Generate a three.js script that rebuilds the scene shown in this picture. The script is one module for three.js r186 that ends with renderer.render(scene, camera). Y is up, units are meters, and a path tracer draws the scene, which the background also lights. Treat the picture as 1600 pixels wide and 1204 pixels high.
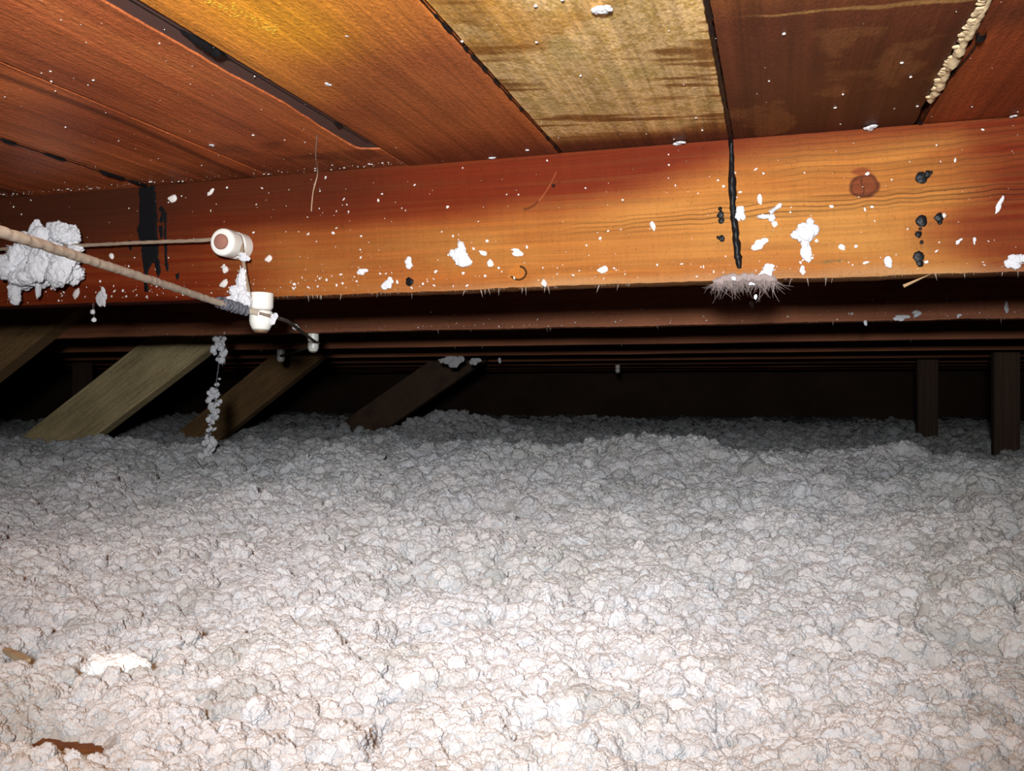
import * as THREE from 'three';
import { mergeGeometries, mergeVertices } from 'three/addons/utils/BufferGeometryUtils.js';

// ---------------------------------------------------------------- camera, light, exposure
const scene = new THREE.Scene();
scene.background = new THREE.Color(0x000000);
const camera = new THREE.PerspectiveCamera(47.63, 1600 / 1204, 0.02, 30);
camera.position.set(0, 0, 0);
camera.rotation.set(0.00376, 0.29354, 0, 'YXZ');
scene.add(camera);
const renderer = new THREE.WebGLRenderer({ antialias: true });
renderer.toneMapping = THREE.LinearToneMapping;
renderer.toneMappingExposure = 1.0;
renderer.shadowMap.enabled = true;
renderer.shadowMap.type = THREE.PCFSoftShadowMap;

// the hand-held work light: a little above and behind the lens
const torch = new THREE.SpotLight(new THREE.Color(0.955, 0.985, 1.0), 6.6, 0, 0.955, 1.0, 2);
torch.position.set(0.0, 0.084, 0.13);
torch.target.position.set(-0.40, 0.53, -1.3);
torch.castShadow = true;
torch.shadow.mapSize.set(2048, 2048);
torch.shadow.radius = 1.6;
torch.shadow.bias = -0.0005;
scene.add(torch, torch.target);

// ---------------------------------------------------------------- numbers of the place (metres, lens at the origin)
const HT = 0.25305, HB = 0.10853;             // ceiling underside, joist underside
const JZ = 0.9121, JS = 0.61, JT = 0.038;     // nearest joist's face, spacing, thickness
const BX = -0.04316, BW = 0.17735;            // a seam between ceiling boards, board width
const faceZ = (n) => -(JZ + JS * n);

// ---------------------------------------------------------------- helpers
function rng(seed) {
  let s = seed >>> 0;
  return () => { s = (s + 0x6D2B79F5) >>> 0; let t = s; t = Math.imul(t ^ (t >>> 15), t | 1); t ^= t + Math.imul(t ^ (t >>> 7), t | 61); return ((t ^ (t >>> 14)) >>> 0) / 4294967296; };
}
function h3(x, y, z) {
  let n = Math.imul(x, 374761393) ^ Math.imul(y, 668265263) ^ Math.imul(z, 2147483647 ^ 0x5bd1e995);
  n = Math.imul(n ^ (n >>> 13), 1274126177); n ^= n >>> 16;
  return (n >>> 0) / 4294967296;
}
const sm = (t) => t * t * (3 - 2 * t);
const clamp = (t, a = 0, b = 1) => t < a ? a : t > b ? b : t;
const step = (a, b, t) => sm(clamp((t - a) / (b - a)));
const lerp = (a, b, t) => a + (b - a) * t;
function n2(x, y, s = 0) {
  const i = Math.floor(x), j = Math.floor(y), u = sm(x - i), v = sm(y - j);
  return lerp(lerp(h3(i, j, s), h3(i + 1, j, s), u), lerp(h3(i, j + 1, s), h3(i + 1, j + 1, s), u), v);
}
function n3(x, y, z) {
  const i = Math.floor(x), j = Math.floor(y), k = Math.floor(z), u = sm(x - i), v = sm(y - j), w = sm(z - k);
  const f = (c) => lerp(lerp(h3(i, j, c), h3(i + 1, j, c), u), lerp(h3(i, j + 1, c), h3(i + 1, j + 1, c), u), v);
  return lerp(f(k), f(k + 1), w);
}
function fbm(x, y, s = 0, o = 4) { let a = 0.5, t = 0, g = 0; for (let i = 0; i < o; i++) { t += a * n2(x, y, s + i * 17); g += a; x = x * 2.03 + 5.1; y = y * 2.03 + 3.7; a *= 0.5; } return t / g; }
function dome(x, y, s) {                       // rounded cells: 1 in a cell's middle, 0 at its edge
  const i = Math.floor(x), j = Math.floor(y); let best = 9;
  for (let a = -1; a <= 1; a++) for (let b = -1; b <= 1; b++) {
    const px = i + a + h3(i + a, j + b, s), py = j + b + h3(i + a, j + b, s + 91), r = 0.7 + 0.6 * h3(i + a, j + b, s + 37);
    const d = ((x - px) ** 2 + (y - py) ** 2) / (r * r); if (d < best) best = d;
  }
  return best > 0.8 ? 0 : Math.sqrt(1 - best / 0.8);
}
function dome3(x, y, z, s) {
  const i = Math.floor(x), j = Math.floor(y), k = Math.floor(z); let best = 9;
  for (let a = -1; a <= 1; a++) for (let b = -1; b <= 1; b++) for (let c = -1; c <= 1; c++) {
    const u = i + a, v = j + b, w = k + c, d = (x - u - h3(u, v, w + s)) ** 2 + (y - v - h3(u, v + 57, w + s)) ** 2 + (z - w - h3(u + 31, v, w + s)) ** 2; if (d < best) best = d;
  }
  return best > 1 ? 0 : Math.sqrt(1 - best);
}
const names = new Map();
function numbered(name) { const n = names.get(name) ?? 0; names.set(name, n + 1); return n ? name + '_' + String(n).padStart(3, '0') : name; }
function mesh(name, geometry, material, parent = scene) {
  const o = new THREE.Mesh(geometry, material); o.name = numbered(name); o.castShadow = o.receiveShadow = true; parent.add(o); return o;
}
function tag(o, label, category, group, kind) {
  o.userData = { label };
  if (category) o.userData.category = category;
  if (group) o.userData.group = group;
  if (kind) o.userData.kind = kind;
  return o;
}
function structure(o, label) { o.userData = { kind: 'structure' }; if (label) o.userData.label = label; return o; }
function base(name, x = 0, y = 0, z = 0) { const g = new THREE.Group(); g.name = numbered(name); g.position.set(x, y, z); scene.add(g); return g; }
const V = (x, y, z) => new THREE.Vector3(x, y, z);
function bytes(w, h, f) {
  const d = new Uint8Array(w * h * 4);
  for (let j = 0; j < h; j++) for (let i = 0; i < w; i++) { const c = f(i / (w - 1), j / (h - 1)), o = (j * w + i) * 4; d[o] = clamp(c[0], 0, 255); d[o + 1] = clamp(c[1], 0, 255); d[o + 2] = clamp(c[2], 0, 255); d[o + 3] = 255; }
  const t = new THREE.DataTexture(d, w, h); t.colorSpace = THREE.SRGBColorSpace; t.magFilter = THREE.LinearFilter; t.minFilter = THREE.LinearMipmapLinearFilter; t.generateMipmaps = true;
  t.wrapS = t.wrapT = THREE.MirroredRepeatWrapping; t.anisotropy = 8; t.needsUpdate = true; return t;
}
const mix3 = (a, b, t) => [lerp(a[0], b[0], t), lerp(a[1], b[1], t), lerp(a[2], b[2], t)];
const mul3 = (a, k) => [a[0] * k, a[1] * k, a[2] * k];
function bumpOf(w, h, f) { const t = bytes(w, h, (u, v) => { const g = f(u, v) * 255; return [g, g, g]; }); t.colorSpace = THREE.NoColorSpace; return t; }

// ---------------------------------------------------------------- wood
const JX0 = -1.15, JX1 = 0.40;                 // stretch of joist one texture covers before it mirrors
function joistColour(u, v, seed, near) {
  const x = lerp(JX0, JX1, u), y = v;
  const warp = 0.08 * (fbm(x * 3, y * 2, seed) - 0.5) + 0.02 * (n2(x * 14, y * 5, seed + 3) - 0.5);
  const g1 = n2(x * 5, (y + warp) * 34, seed + 5), g2 = n2(x * 14, (y + warp * 0.6) * 110, seed + 6), saw = n2(x * 420 + 3 * y, y * 3 + x * 9, seed + 8);
  const orange = [178, 120, 58], red = [104, 36, 15], dark = [64, 32, 20];
  let c = mix3(orange, [158, 88, 36], clamp(fbm(x * 6, y * 3, seed + 11) * 1.6 - 0.4));
  if (near) {
    // damp stain: deep on the left, thin on the right, reddish right end
    let edge = x < -0.2 ? lerp(0.50, 0.60, step(-0.7, -0.2, x)) : lerp(0.60, 0.90, step(-0.2, 0.02, x));
    edge += 0.12 * (fbm(x * 9, y * 2, seed + 21) - 0.5);
    let s = step(edge - 0.16, edge + 0.20, y);
    s = Math.max(s, 0.92 * step(-0.44, -0.70, x));
    s = Math.max(s, 0.35 * step(-0.20, -0.52, x));
    s = Math.max(s, 0.85 * step(0.12, 0.22, x + 0.1 * (fbm(x * 8, y * 4, 5) - 0.5)));
    s = clamp(s * (0.8 + 0.4 * g1));
    c = mix3(c, red, s);
    const d2 = step(-0.62, -0.80, x) * step(0.30, 0.75, y + 0.3 * (fbm(x * 10, y * 3, 77) - 0.5));
    c = mix3(c, dark, 0.85 * d2);
    const d3 = step(0.35, 0.9, y + 0.2 * (fbm(x * 8, y * 3, 79) - 0.5)) * step(-0.30, -0.55, x);
    c = mix3(c, dark, 0.6 * d3);
    // arched growth rings towards the right
    const ring = step(-0.30, -0.05, x) * step(0.10, 0.02, Math.abs(y - 0.50 - 0.22 * (x + 0.1) + 0.08 * fbm(x * 7, 1, 4)));
    const wob = y * 30 - 5.5 * x + 1.6 * fbm(x * 9, y * 3, 31) + 0.5 * n2(x * 70, y * 4, 32);
    c = mul3(c, 1 - 0.34 * ring * step(0.55, 0.95, Math.abs(((wob % 1) + 1) % 1 * 2 - 1)));
    const ring2 = step(-0.02, 0.02, x) * step(0.55, 0.68, y) * 0.6;
    c = mul3(c, 1 - 0.22 * ring2 * step(0.6, 0.95, Math.abs(((wob * 0.8 % 1) + 1) % 1 * 2 - 1)));
    // knots
    let kx = (x - 0.0824) / 0.0135, ky = (y - 0.617) * 0.1446 / 0.0115, kr = Math.hypot(kx, ky) + 0.25 * (n2(kx * 2, ky * 2, 9) - 0.5);
    if (kr < 1.5) { c = mix3(c, [100, 44, 28], 0.75 * step(1.15, 0.85, kr)); c = mul3(c, 1 - 0.25 * step(0.2, 0, Math.abs(kr - 0.9))); if (kr < 0.75 && Math.abs(kx + 0.08 + 0.1 * Math.sin(ky * 4)) < 0.05) c = mul3(c, 0.72); }
    kx = (x - 0.080) / 0.009; ky = (y - 0.715) * 0.1446 / 0.004; if (Math.hypot(kx, ky) < 1.2) c = mix3(c, [120, 50, 28], 0.6 * step(1.2, 0.6, Math.hypot(kx, ky)));
    kx = (x + 0.2684) / 0.0105; ky = (y - 0.115) * 0.1446 / 0.0095; kr = Math.hypot(kx, ky);
    if (kr < 1.4) { c = mix3(c, [196, 116, 44], 0.5 * step(1.3, 0.8, kr)); if (kr > 0.72 && kr < 0.95 && (kx > 0.15 || ky < -0.35)) c = mul3(c, 0.38); }
    // slanting check
    const t = (x + 0.262) / 0.036; if (t > 0 && t < 1) { const yy = 0.60 + 0.26 * t * t; const w = Math.abs(y - yy); if (w < 0.009) c = mix3(c, t > 0.45 ? [160, 96, 60] : [74, 32, 18], 0.55); }
    kx = (x + 0.2289) / 0.002; ky = (y - 0.762) * 0.1446 / 0.002; if (Math.hypot(kx, ky) < 1) c = [40, 18, 12];
    // mildew strokes near the lower edge
    const md = step(0.020, 0.0, Math.abs(y - 0.105 - 0.02 * n2(x * 90, 0, 3))) * step(0.03, 0.045, x) * step(0.075, 0.06, x); c = mix3(c, [92, 84, 58], 0.7 * md * n2(x * 300, y * 60, 71));
    // grey dust at the lower arris
    const du = step(0.10, 0.0, y + 0.05 * (n2(x * 30, 2, 3) - 0.5)) * step(-0.5, -0.25, x) * 0.4; c = mix3(c, [176, 150, 124], du);
  } else {
    c = mix3([166, 106, 76], [128, 78, 56], clamp(fbm(x * 4, y * 2.4, seed) * 1.5 - 0.2));
  }
  c = mul3(c, 0.93 + 0.10 * (g1 - 0.5) + 0.10 * (g2 - 0.5) + 0.035 * saw);
  const fl = n2(x * 900, y * 160, seed + 41); if (fl > 0.86) c = mul3(c, 0.86);
  return c;
}
const woodBump = bumpOf(1024, 256, (u, v) => 0.5 + 0.5 * (n2(u * 20, v * 60, 3) - 0.5) + 0.35 * (n2(u * 60, v * 140, 4) - 0.5) + 0.10 * (n2(u * 420, v * 8, 5) - 0.5));
const nearJoistMat = new THREE.MeshPhysicalMaterial({ map: bytes(2048, 256, (u, v) => joistColour(u, v, 100, true)), roughness: 0.62, bumpMap: woodBump, bumpScale: 0.0004, specularIntensity: 0.12 });
const joistMat = new THREE.MeshPhysicalMaterial({ map: bytes(1024, 128, (u, v) => joistColour(u, v, 200, false)), roughness: 0.75, bumpMap: woodBump, bumpScale: 0.0009, specularIntensity: 0.2 });

function boardColour(k, u, v) {                 // u across the board, v metres away from the lens
  const x = BX + (k + u) * BW, z = v;
  const g1 = n2(u * 16 + 0.6 * fbm(u * 3, z * 4, k), z * 2.2, 300 + k * 7), g2 = n2(u * 90, z * 7, 310 + k * 7), spk = n2(u * 200, z * 900, 320 + k), blot = fbm(x * 11, z * 7, 330 + k * 5);
  let c;
  if (k === -1) {
    const brown = [132, 90, 48], khaki = [216, 178, 124];
    // pale coat brushed across the board, worn into strokes
    const str = 0.55 * n2(x * 9 + 2, z * 78 - x * 16, 402) + 0.45 * n2(x * 26, z * 190 - x * 38, 403), pat = fbm(x * 17, z * 13, 405);
    let cov = pat * 0.75 + str * 0.75 - 0.30 - 0.34 * step(0.5, 1.0, u) + 0.10 * step(0.1, 0.5, u);
    cov = step(0.10, 0.30, cov) * step(0.885, 0.84, z + 0.05 * (str - 0.5)) ;
    const mott = n2(x * 150, z * 150, 409) * 0.5 + n2(x * 420, z * 420, 411) * 0.5;
    c = mix3(brown, mix3([186, 150, 88], khaki, step(0.25, 0.6, mott)), cov);
    c = mix3(c, [168, 150, 92], 0.35 * step(0.55, 0.75, fbm(x * 20, z * 20, 431)));
    c = mix3(c, [172, 112, 38], 0.5 * step(0.66, 0.60, z) * step(0.4, 0.7, fbm(x * 14, z * 12, 441)));
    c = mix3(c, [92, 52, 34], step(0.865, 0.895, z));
  } else {
    const pal = { '-5': [[200, 108, 60], [156, 78, 44]], '-4': [[206, 112, 62], [158, 78, 44]], '-3': [[206, 116, 66], [160, 80, 46]], '-2': [[172, 96, 52], [134, 70, 42]], 0: [[112, 60, 38], [84, 42, 28]], 1: [[160, 78, 42], [128, 60, 34]] }[k] ?? [[140, 74, 42], [104, 50, 30]];
    c = mix3(pal[0], pal[1], clamp(blot * 1.7 - 0.35));
    if (k === -2) {
      const y = step(0.72, 0.52, z + 0.14 * (u - 0.3) + 0.10 * (fbm(x * 12, z * 9, 51) - 0.5));
      c = mix3(c, [222, 142, 54], 0.85 * y);
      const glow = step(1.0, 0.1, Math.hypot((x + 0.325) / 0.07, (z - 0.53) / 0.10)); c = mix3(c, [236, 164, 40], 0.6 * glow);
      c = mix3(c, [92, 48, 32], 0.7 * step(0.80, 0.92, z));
    }
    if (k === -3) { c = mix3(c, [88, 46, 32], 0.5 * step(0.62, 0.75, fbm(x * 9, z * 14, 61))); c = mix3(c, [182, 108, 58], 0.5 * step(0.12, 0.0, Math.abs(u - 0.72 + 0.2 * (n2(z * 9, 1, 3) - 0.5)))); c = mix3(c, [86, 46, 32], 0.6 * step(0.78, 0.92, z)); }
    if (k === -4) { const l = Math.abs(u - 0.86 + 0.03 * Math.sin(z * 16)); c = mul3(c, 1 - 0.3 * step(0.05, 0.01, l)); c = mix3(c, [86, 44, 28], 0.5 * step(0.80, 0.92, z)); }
    if (k === 0) {
      const lz = 0.622 + 0.10 * (x - 0.045) + 0.004 * (n2(x * 60, 3, 3) - 0.5), w = 0.0025 + 0.004 * n2(x * 55, 5, 6) * step(-0.02, 0.08, x), l = Math.abs(z - lz);
      c = mix3(c, [178, 140, 82], 0.8 * step(w, w * 0.3, l) * step(-0.03, 0.0, x));
      c = mix3(c, [132, 80, 42], 0.6 * step(0.64, 0.58, z));
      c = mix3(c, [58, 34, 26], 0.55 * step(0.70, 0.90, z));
      c = mix3(c, [142, 96, 54], 0.4 * step(0.62, 0.7, fbm(x * 22, z * 18, 71)));
    }
    if (k === 1) c = mix3(c, [70, 40, 28], 0.6 * step(0.05, 0, Math.hypot(x - 0.16, z - 0.66)));
  }
  c = mul3(c, 0.84 + 0.22 * (g1 - 0.5) + 0.16 * (g2 - 0.5) + 0.26 * (spk) );
  return c;
}
const boardBump = bumpOf(256, 1024, (u, v) => 0.5 + 0.4 * (n2(u * 60, v * 20, 13) - 0.5) + 0.5 * (n2(u * 160, v * 300, 14) - 0.5));
const boardMats = new Map();
function boardMat(k) {
  const key = k >= -5 && k <= 1 ? k : 90 + ((k % 2) + 2) % 2;
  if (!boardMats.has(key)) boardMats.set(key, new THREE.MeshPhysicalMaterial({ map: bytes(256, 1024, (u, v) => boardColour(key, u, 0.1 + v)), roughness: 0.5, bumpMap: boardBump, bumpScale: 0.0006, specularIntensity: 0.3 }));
  return boardMats.get(key);
}

// ---------------------------------------------------------------- setting: ceiling boards, walls, floor slab
const ceiling = base('ceiling'); structure(ceiling, 'brown ceiling boards running away over the joists');
const darkMat = new THREE.MeshStandardMaterial({ color: new THREE.Color(0.012, 0.010, 0.010), roughness: 0.95 });
for (let k = -24; k <= 10; k++) {
  const x0 = BX + k * BW, x1 = x0 + BW, R = rng(900 + k), shown = k >= -6 && k <= 2, gap = 0.0009 + 0.0008 * R();
  const left = [], right = [], zs = [];
  for (let z = 0.9; z >= -6.2; z -= (shown && z < -0.15 && z > -1.0) ? 0.006 : 0.25) zs.push(z);
  zs.push(-6.2);
  for (const z of zs) {
    let l = x0 + gap, r = x1 - gap;
    if (shown) { l += 0.0006 * n2(z * 90, 1, k + 50); r -= 0.0008 * n2(z * 110, 2, k + 50); }
    if (k === -3) r -= (z > -0.84 ? 0.0200 * step(-0.842, -0.834, z) * (0.85 + 0.3 * n2(z * 25, 3, 7)) : 0);     // the open joint
    if (k === -5) r -= 0.003 * n2(z * 30, 4, 8);
    if (k === -4) r -= 0.0012;
    if (k === 0) r -= 0.0035 * step(-0.6, -0.72, z) * (0.4 + n2(z * 50, 5, 9)) + 0.001;
    if (k === 1) l += 0.004 * step(-0.62, -0.74, z) * step(-0.92, -0.84, z) * n2(z * 60, 6, 9);
    left.push([l, z]); right.push([r, z]);
  }
  const s = new THREE.Shape([...right.map(([a, b]) => new THREE.Vector2(a, -b)), ...left.reverse().map(([a, b]) => new THREE.Vector2(a, -b))]);
  const g = new THREE.ExtrudeGeometry(s, { depth: 0.0182, bevelEnabled: true, bevelThickness: 0.0009, bevelSize: 0.0006, bevelOffset: -0.0006, bevelSegments: 1, steps: 1 });
  g.rotateX(-Math.PI / 2);                       // outline (x, -z) into the x, z plane; depth goes up
  const p = g.attributes.position, uv = g.attributes.uv;
  for (let i = 0; i < p.count; i++) uv.setXY(i, (p.getX(i) - x0) / BW, -p.getZ(i) - 0.1);
  g.translate(0, HT + 0.0009 + (k === -2 ? -0.0008 : 0.0012 * R()), 0);
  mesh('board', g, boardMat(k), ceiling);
}
const tongueMat = new THREE.MeshStandardMaterial({ color: new THREE.Color(0.085, 0.032, 0.022), roughness: 0.85 });
{ const g = new THREE.BoxGeometry(0.026, 0.006, 0.66); g.translate(BX - 2 * BW - 0.0115, HT + 0.0045, -0.51); mesh('board_tongue', g, tongueMat, ceiling); }
const felt = new THREE.BoxGeometry(6.3, 0.03, 7.3); felt.translate(-1.15, HT + 0.04, -2.65); mesh('roofing_felt', felt, darkMat, ceiling);
const wallMat = new THREE.MeshStandardMaterial({ map: bytes(512, 128, (u, v) => mul3([74, 54, 40], 0.7 + 0.5 * fbm(u * 30, v * 6, 8) + 0.1 * n2(u * 300, v * 20, 9))), roughness: 0.9 });
function wall(name, w, h, d, x, y, z) { const g = new THREE.BoxGeometry(w, h, d); g.translate(x, y, z); structure(mesh(name, g, wallMat)); }
wall('wall_back', 6.5, 0.86, 0.1, -1.15, -0.13, -6.3); wall('wall_front', 6.5, 0.86, 0.1, -1.15, -0.13, 1.0);
wall('wall_left', 0.1, 0.86, 7.4, -4.3, -0.13, -2.65); wall('wall_right', 0.1, 0.86, 7.4, 2.0, -0.13, -2.65);
{ const g = new THREE.BoxGeometry(6.5, 0.1, 7.4); g.translate(-1.15, -0.61, -2.65); structure(mesh('floor', g, wallMat)); }

// ---------------------------------------------------------------- joists
function joistGeometry(n) {
  const L = 6.1, x0 = -4.25, segs = n < 2 ? 700 : 40;
  const g = new THREE.BoxGeometry(L, HT - HB, JT, segs, 6, 2); g.translate(x0 + L / 2, (HT + HB) / 2, faceZ(n) - JT / 2);
  const p = g.attributes.position, uv = g.attributes.uv, zc = faceZ(n) - JT / 2;
  for (let i = 0; i < p.count; i++) {
    const x = p.getX(i), y = p.getY(i), z = p.getZ(i);
    uv.setXY(i, (x - JX0) / (JX1 - JX0) + (n > 0 ? n * 0.37 : 0), Math.abs(y - HB) < 1e-4 && Math.abs(z - zc) < JT / 2 - 1e-4 ? 0.05 : (y - HB) / (HT - HB));
    const low = step(HB + 0.03, HB, y), edge = Math.abs(Math.abs(z - zc) - JT / 2) < 1e-4 && y < HB + 1e-4;
    p.setY(i, y + low * (0.0016 * (n2(x * 14, n, 21) - 0.5) + (edge ? 0.0011 * n2(x * 130, n, 22) + 0.0008 : 0)));
    p.setZ(i, z + 0.0010 * (n2(x * 5, y * 12, 23 + n) - 0.5) + (edge ? 0.0009 * Math.sign(zc - z) : 0));
  }
  g.computeVertexNormals();
  return g;
}
const joistLabels = [
  'orange brown joist crossing in front, face streaked with black tar and white lint',
  'dark joist directly behind the orange joist, only its lower edge lit reddish',
  'third joist back, a thin dim brown strip under the second',
  'fourth joist back, a thin near black strip with grey lint hanging under it',
  'fifth joist back, faint dark strip just below the fourth joist',
  'sixth joist back, barely visible above the far dark gap',
  'seventh joist back, lost in the dark above the far lint',
  'eighth joist back, last dark strip before the far wall',
];
const joists = joistLabels.map((label, n) => tag(mesh('joist', joistGeometry(n), n ? joistMat : nearJoistMat), label, 'joist', 'ceiling joists'));
const dustMat = new THREE.MeshStandardMaterial({ color: 0x8f8378, roughness: 1, side: THREE.DoubleSide });
function fringe(n, count, seed, x0, x1) {        // cobweb and fibre ends hanging from the lower arris
  const R = rng(seed), gs = [];
  for (let i = 0; i < count; i++) {
    const x = lerp(x0, x1, R()); if (n2(x * 30, 1, seed) < 0.42) continue;
    const big = R() < 0.10, l = (big ? 0.005 + 0.005 * R() : 0.0010 + 0.0030 * R() * R()), r = big ? 0.0006 : 0.0003;
    const g = new THREE.ConeGeometry(r * (0.7 + R()), l, 4, 1); g.rotateX(Math.PI); g.translate(0, -l / 2 + 0.001, 0); g.rotateZ((R() - 0.5) * 0.7); g.rotateX((R() - 0.5) * 0.5);
    g.translate(x, HB + 0.0006, faceZ(n) - 0.001 - 0.004 * R()); gs.push(g);
  }
  const m = mesh('cobweb_fringe', mergeGeometries(gs), dustMat, joists[n]); m.userData = { label: 'grey fringe of cobweb fibres along the lower edge', kind: 'stuff' };
}
fringe(0, 420, 5, -0.62, 0.24); fringe(1, 160, 6, -1.1, 0.4); fringe(2, 90, 7, -1.4, 0.6);
{ // splinter lifted from the lower arris
  const g = new THREE.ConeGeometry(0.0018, 0.03, 5); g.rotateZ(-1.15); g.translate(0.131, 0.1045, -0.9105); const m = mesh('splinter', g, new THREE.MeshStandardMaterial({ color: new THREE.Color(0.42, 0.26, 0.14), roughness: 0.9 }), joists[0]); m.userData = { label: 'pale splinter lifting from the lower edge' };
}

// ---------------------------------------------------------------- diagonal braces and posts
const braceMap = bytes(512, 128, (u, v) => mul3(mix3([212, 190, 142], [168, 146, 106], fbm(u * 8, v * 5, 61)), 0.8 + 0.2 * n2(u * 12, v * 60, 62) + 0.2 * n2(u * 300, v * 120, 63)));
const braceMat = new THREE.MeshStandardMaterial({ map: braceMap, roughness: 0.85, bumpMap: woodBump, bumpScale: 0.0008 });
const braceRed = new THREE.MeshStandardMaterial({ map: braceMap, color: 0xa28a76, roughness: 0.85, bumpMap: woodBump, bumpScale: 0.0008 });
function brace(n, x, slope, width, m, label) {   // lower edge passes the joist's underside at x; nailed to the joist's near side
  const L = 1.05, a = slope, g = new THREE.BoxGeometry(L, width, JT, 30, 4, 2); const p = g.attributes.position, uv = g.attributes.uv;
  for (let i = 0; i < p.count; i++) { uv.setXY(i, p.getX(i) / 0.8, p.getY(i) / 0.2); p.setZ(i, p.getZ(i) + 0.001 * (n2(p.getX(i) * 9, p.getY(i) * 20, n) - 0.5)); }
  g.computeVertexNormals();
  const o = mesh('diagonal_brace', g, m); tag(o, label, 'brace', 'diagonal braces');
  const ca = Math.cos(a), sa = Math.sin(a), up = 0.14;  // shift so that it ends just under the ceiling
  const top = [x + ca * (up / sa) * 0.62, HB + up * 0.62];
  o.position.set(top[0] - ca * L / 2 - sa * width / 2, top[1] - sa * L / 2 + ca * width / 2, faceZ(n) + JT / 2 + 0.0006); o.rotation.z = a;
}
brace(2, -1.520, 0.570, 0.142, braceMat, 'wide pale tan diagonal brace, brightest of the braces, left of the hanging lint strand');
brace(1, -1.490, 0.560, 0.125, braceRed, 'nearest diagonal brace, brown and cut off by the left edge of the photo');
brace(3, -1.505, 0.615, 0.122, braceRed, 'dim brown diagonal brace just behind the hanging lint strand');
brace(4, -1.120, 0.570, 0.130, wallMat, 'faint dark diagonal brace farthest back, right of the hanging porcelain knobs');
function post(x, z, label) {
  const g = new THREE.BoxGeometry(0.07, 0.86, 0.038, 1, 6, 1); g.translate(0, -0.13 + 0.0, 0); const o = mesh('post', g, wallMat); o.position.set(x, 0, z); o.position.y = -0.06; tag(o, label, 'post', 'dark upright posts');
  o.scale.y = 0.84; o.position.y = -0.02;
}
post(0.665, -2.96, 'dim upright post at the right edge of the photo');
post(0.545, -3.60, 'dim upright post just left of the one at the right edge');
post(-2.80, -3.00, 'dim upright post at the far left behind the nearest brace');

// ---------------------------------------------------------------- loose insulation
function gauss(x, z, cx, cz, rx, rz) { return Math.exp(-(((x - cx) / rx) ** 2 + ((z - cz) / rz) ** 2)); }
const crackA = [[-0.005, -0.578], [0.03, -0.596], [0.051, -0.662], [0.083, -0.688], [0.113, -0.664], [0.151, -0.692], [0.179, -0.744]];
const crackB = [[-0.285, -0.366], [-0.238, -0.365], [-0.217, -0.375], [-0.198, -0.388]];
function distPath(x, z, path) {
  let d = 9;
  for (let i = 1; i < path.length; i++) { const [ax, az] = path[i - 1], [bx, bz] = path[i], vx = bx - ax, vz = bz - az, t = clamp(((x - ax) * vx + (z - az) * vz) / (vx * vx + vz * vz)); const e = Math.hypot(x - ax - t * vx, z - az - t * vz); if (e < d) d = e; }
  return d;
}
function swell(x, z) {                            // the blanket's large shape
  let y = -0.182 + 0.030 * (fbm(x * 1.7 + 3, z * 1.7, 700, 3) - 0.5) + (0.034 + 0.036 * step(0.9, 1.5, -z)) * (fbm(x * 6, z * 6, 710, 3) - 0.5);
  y += 0.034 * gauss(x, z, -0.33, -1.74, 0.17, 0.11) + 0.020 * gauss(x, z, -0.14, -1.60, 0.10, 0.10);
  y -= 0.030 * gauss(x, z, -0.45, -2.15, 0.35, 0.22);
  y += 0.050 * gauss(x, z, -1.02, -2.18, 0.26, 0.18) + 0.075 * gauss(x, z, -1.23, -3.25, 0.28, 0.25) + 0.02 * gauss(x, z, 0.2, -2.4, 0.35, 0.3);
  y -= 0.016 * gauss(x, z, -0.316, -0.330, 0.035, 0.022);
  y += 0.010 * gauss(x, z, -0.33, -0.45, 0.10, 0.08);
  y += 0.008 * gauss(0, z, 0, -1.72, 1, 0.16) * step(0.3, 0.7, n2(x * 3, 1, 5));
  y -= 0.054 * step(1.8, 2.35, -z);
  return y;
}
function ground(x, z) {
  const d = Math.max(0.3, -z), wx = x + 0.010 * (n2(x * 50, z * 50, 720) - 0.5), wz = z + 0.010 * (n2(x * 50, z * 50, 730) - 0.5);
  const big = dome(wx * 21, wz * 21, 740), mid = dome(wx * 52, wz * 52, 750), small = dome(wx * 120, wz * 120, 760);
  let y = swell(x, z) + 0.015 * big * (1 + 0.9 * step(1.0, 1.8, d)) + 0.0065 * mid * (0.6 + 0.8 * n2(x * 12, z * 12, 765)) + 0.0034 * small + 0.0028 * (n2(x * 260, z * 260, 770) - 0.5) + 0.0016 * (n2(x * 600, z * 600, 771) - 0.5) + 0.016 * (fbm(x * 18, z * 18, 780, 3) - 0.5);
  { const rd = 1 - Math.abs(2 * fbm(x * 7 + 40, z * 7, 790, 3) - 1); y -= 0.016 * step(0.90, 0.995, rd) * Math.min(1, d / 0.7); }
  if (d < 1.1) {
    const a = distPath(wx, wz, crackA), b = distPath(wx, wz, crackB);
    y -= 0.022 * Math.exp(-((a / 0.007) ** 2)) + 0.010 * Math.exp(-((b / 0.005) ** 2));
    y += 0.006 * Math.exp(-(((a - 0.02) / 0.012) ** 2)) * (wz < -0.62 ? 1 : 0.2);
  }
  return y;
}
function tint(x, z, i = 0) {
  const a = fbm(x * 5, z * 5, 801, 3) - 0.5, b = fbm(x * 5 + 9, z * 5, 811, 3) - 0.5, c = fbm(x * 2.2, z * 2.2, 821, 2) - 0.5, dirt = step(0.60, 0.80, fbm(x * 30, z * 30, 831, 3));
  const warm = 0.5 * step(0.02, 0.30, x + 0.12 * z + 0.10);
  const v = 0.52 + 0.12 * c - 0.10 * dirt - 0.07 * warm;
  return [v * (0.985 + 0.04 * a), v * (0.968 + 0.035 * b - 0.02 * a - 0.005 * warm), v * (0.985 - 0.05 * a - 0.03 * dirt - 0.07 * warm)];
}
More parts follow.
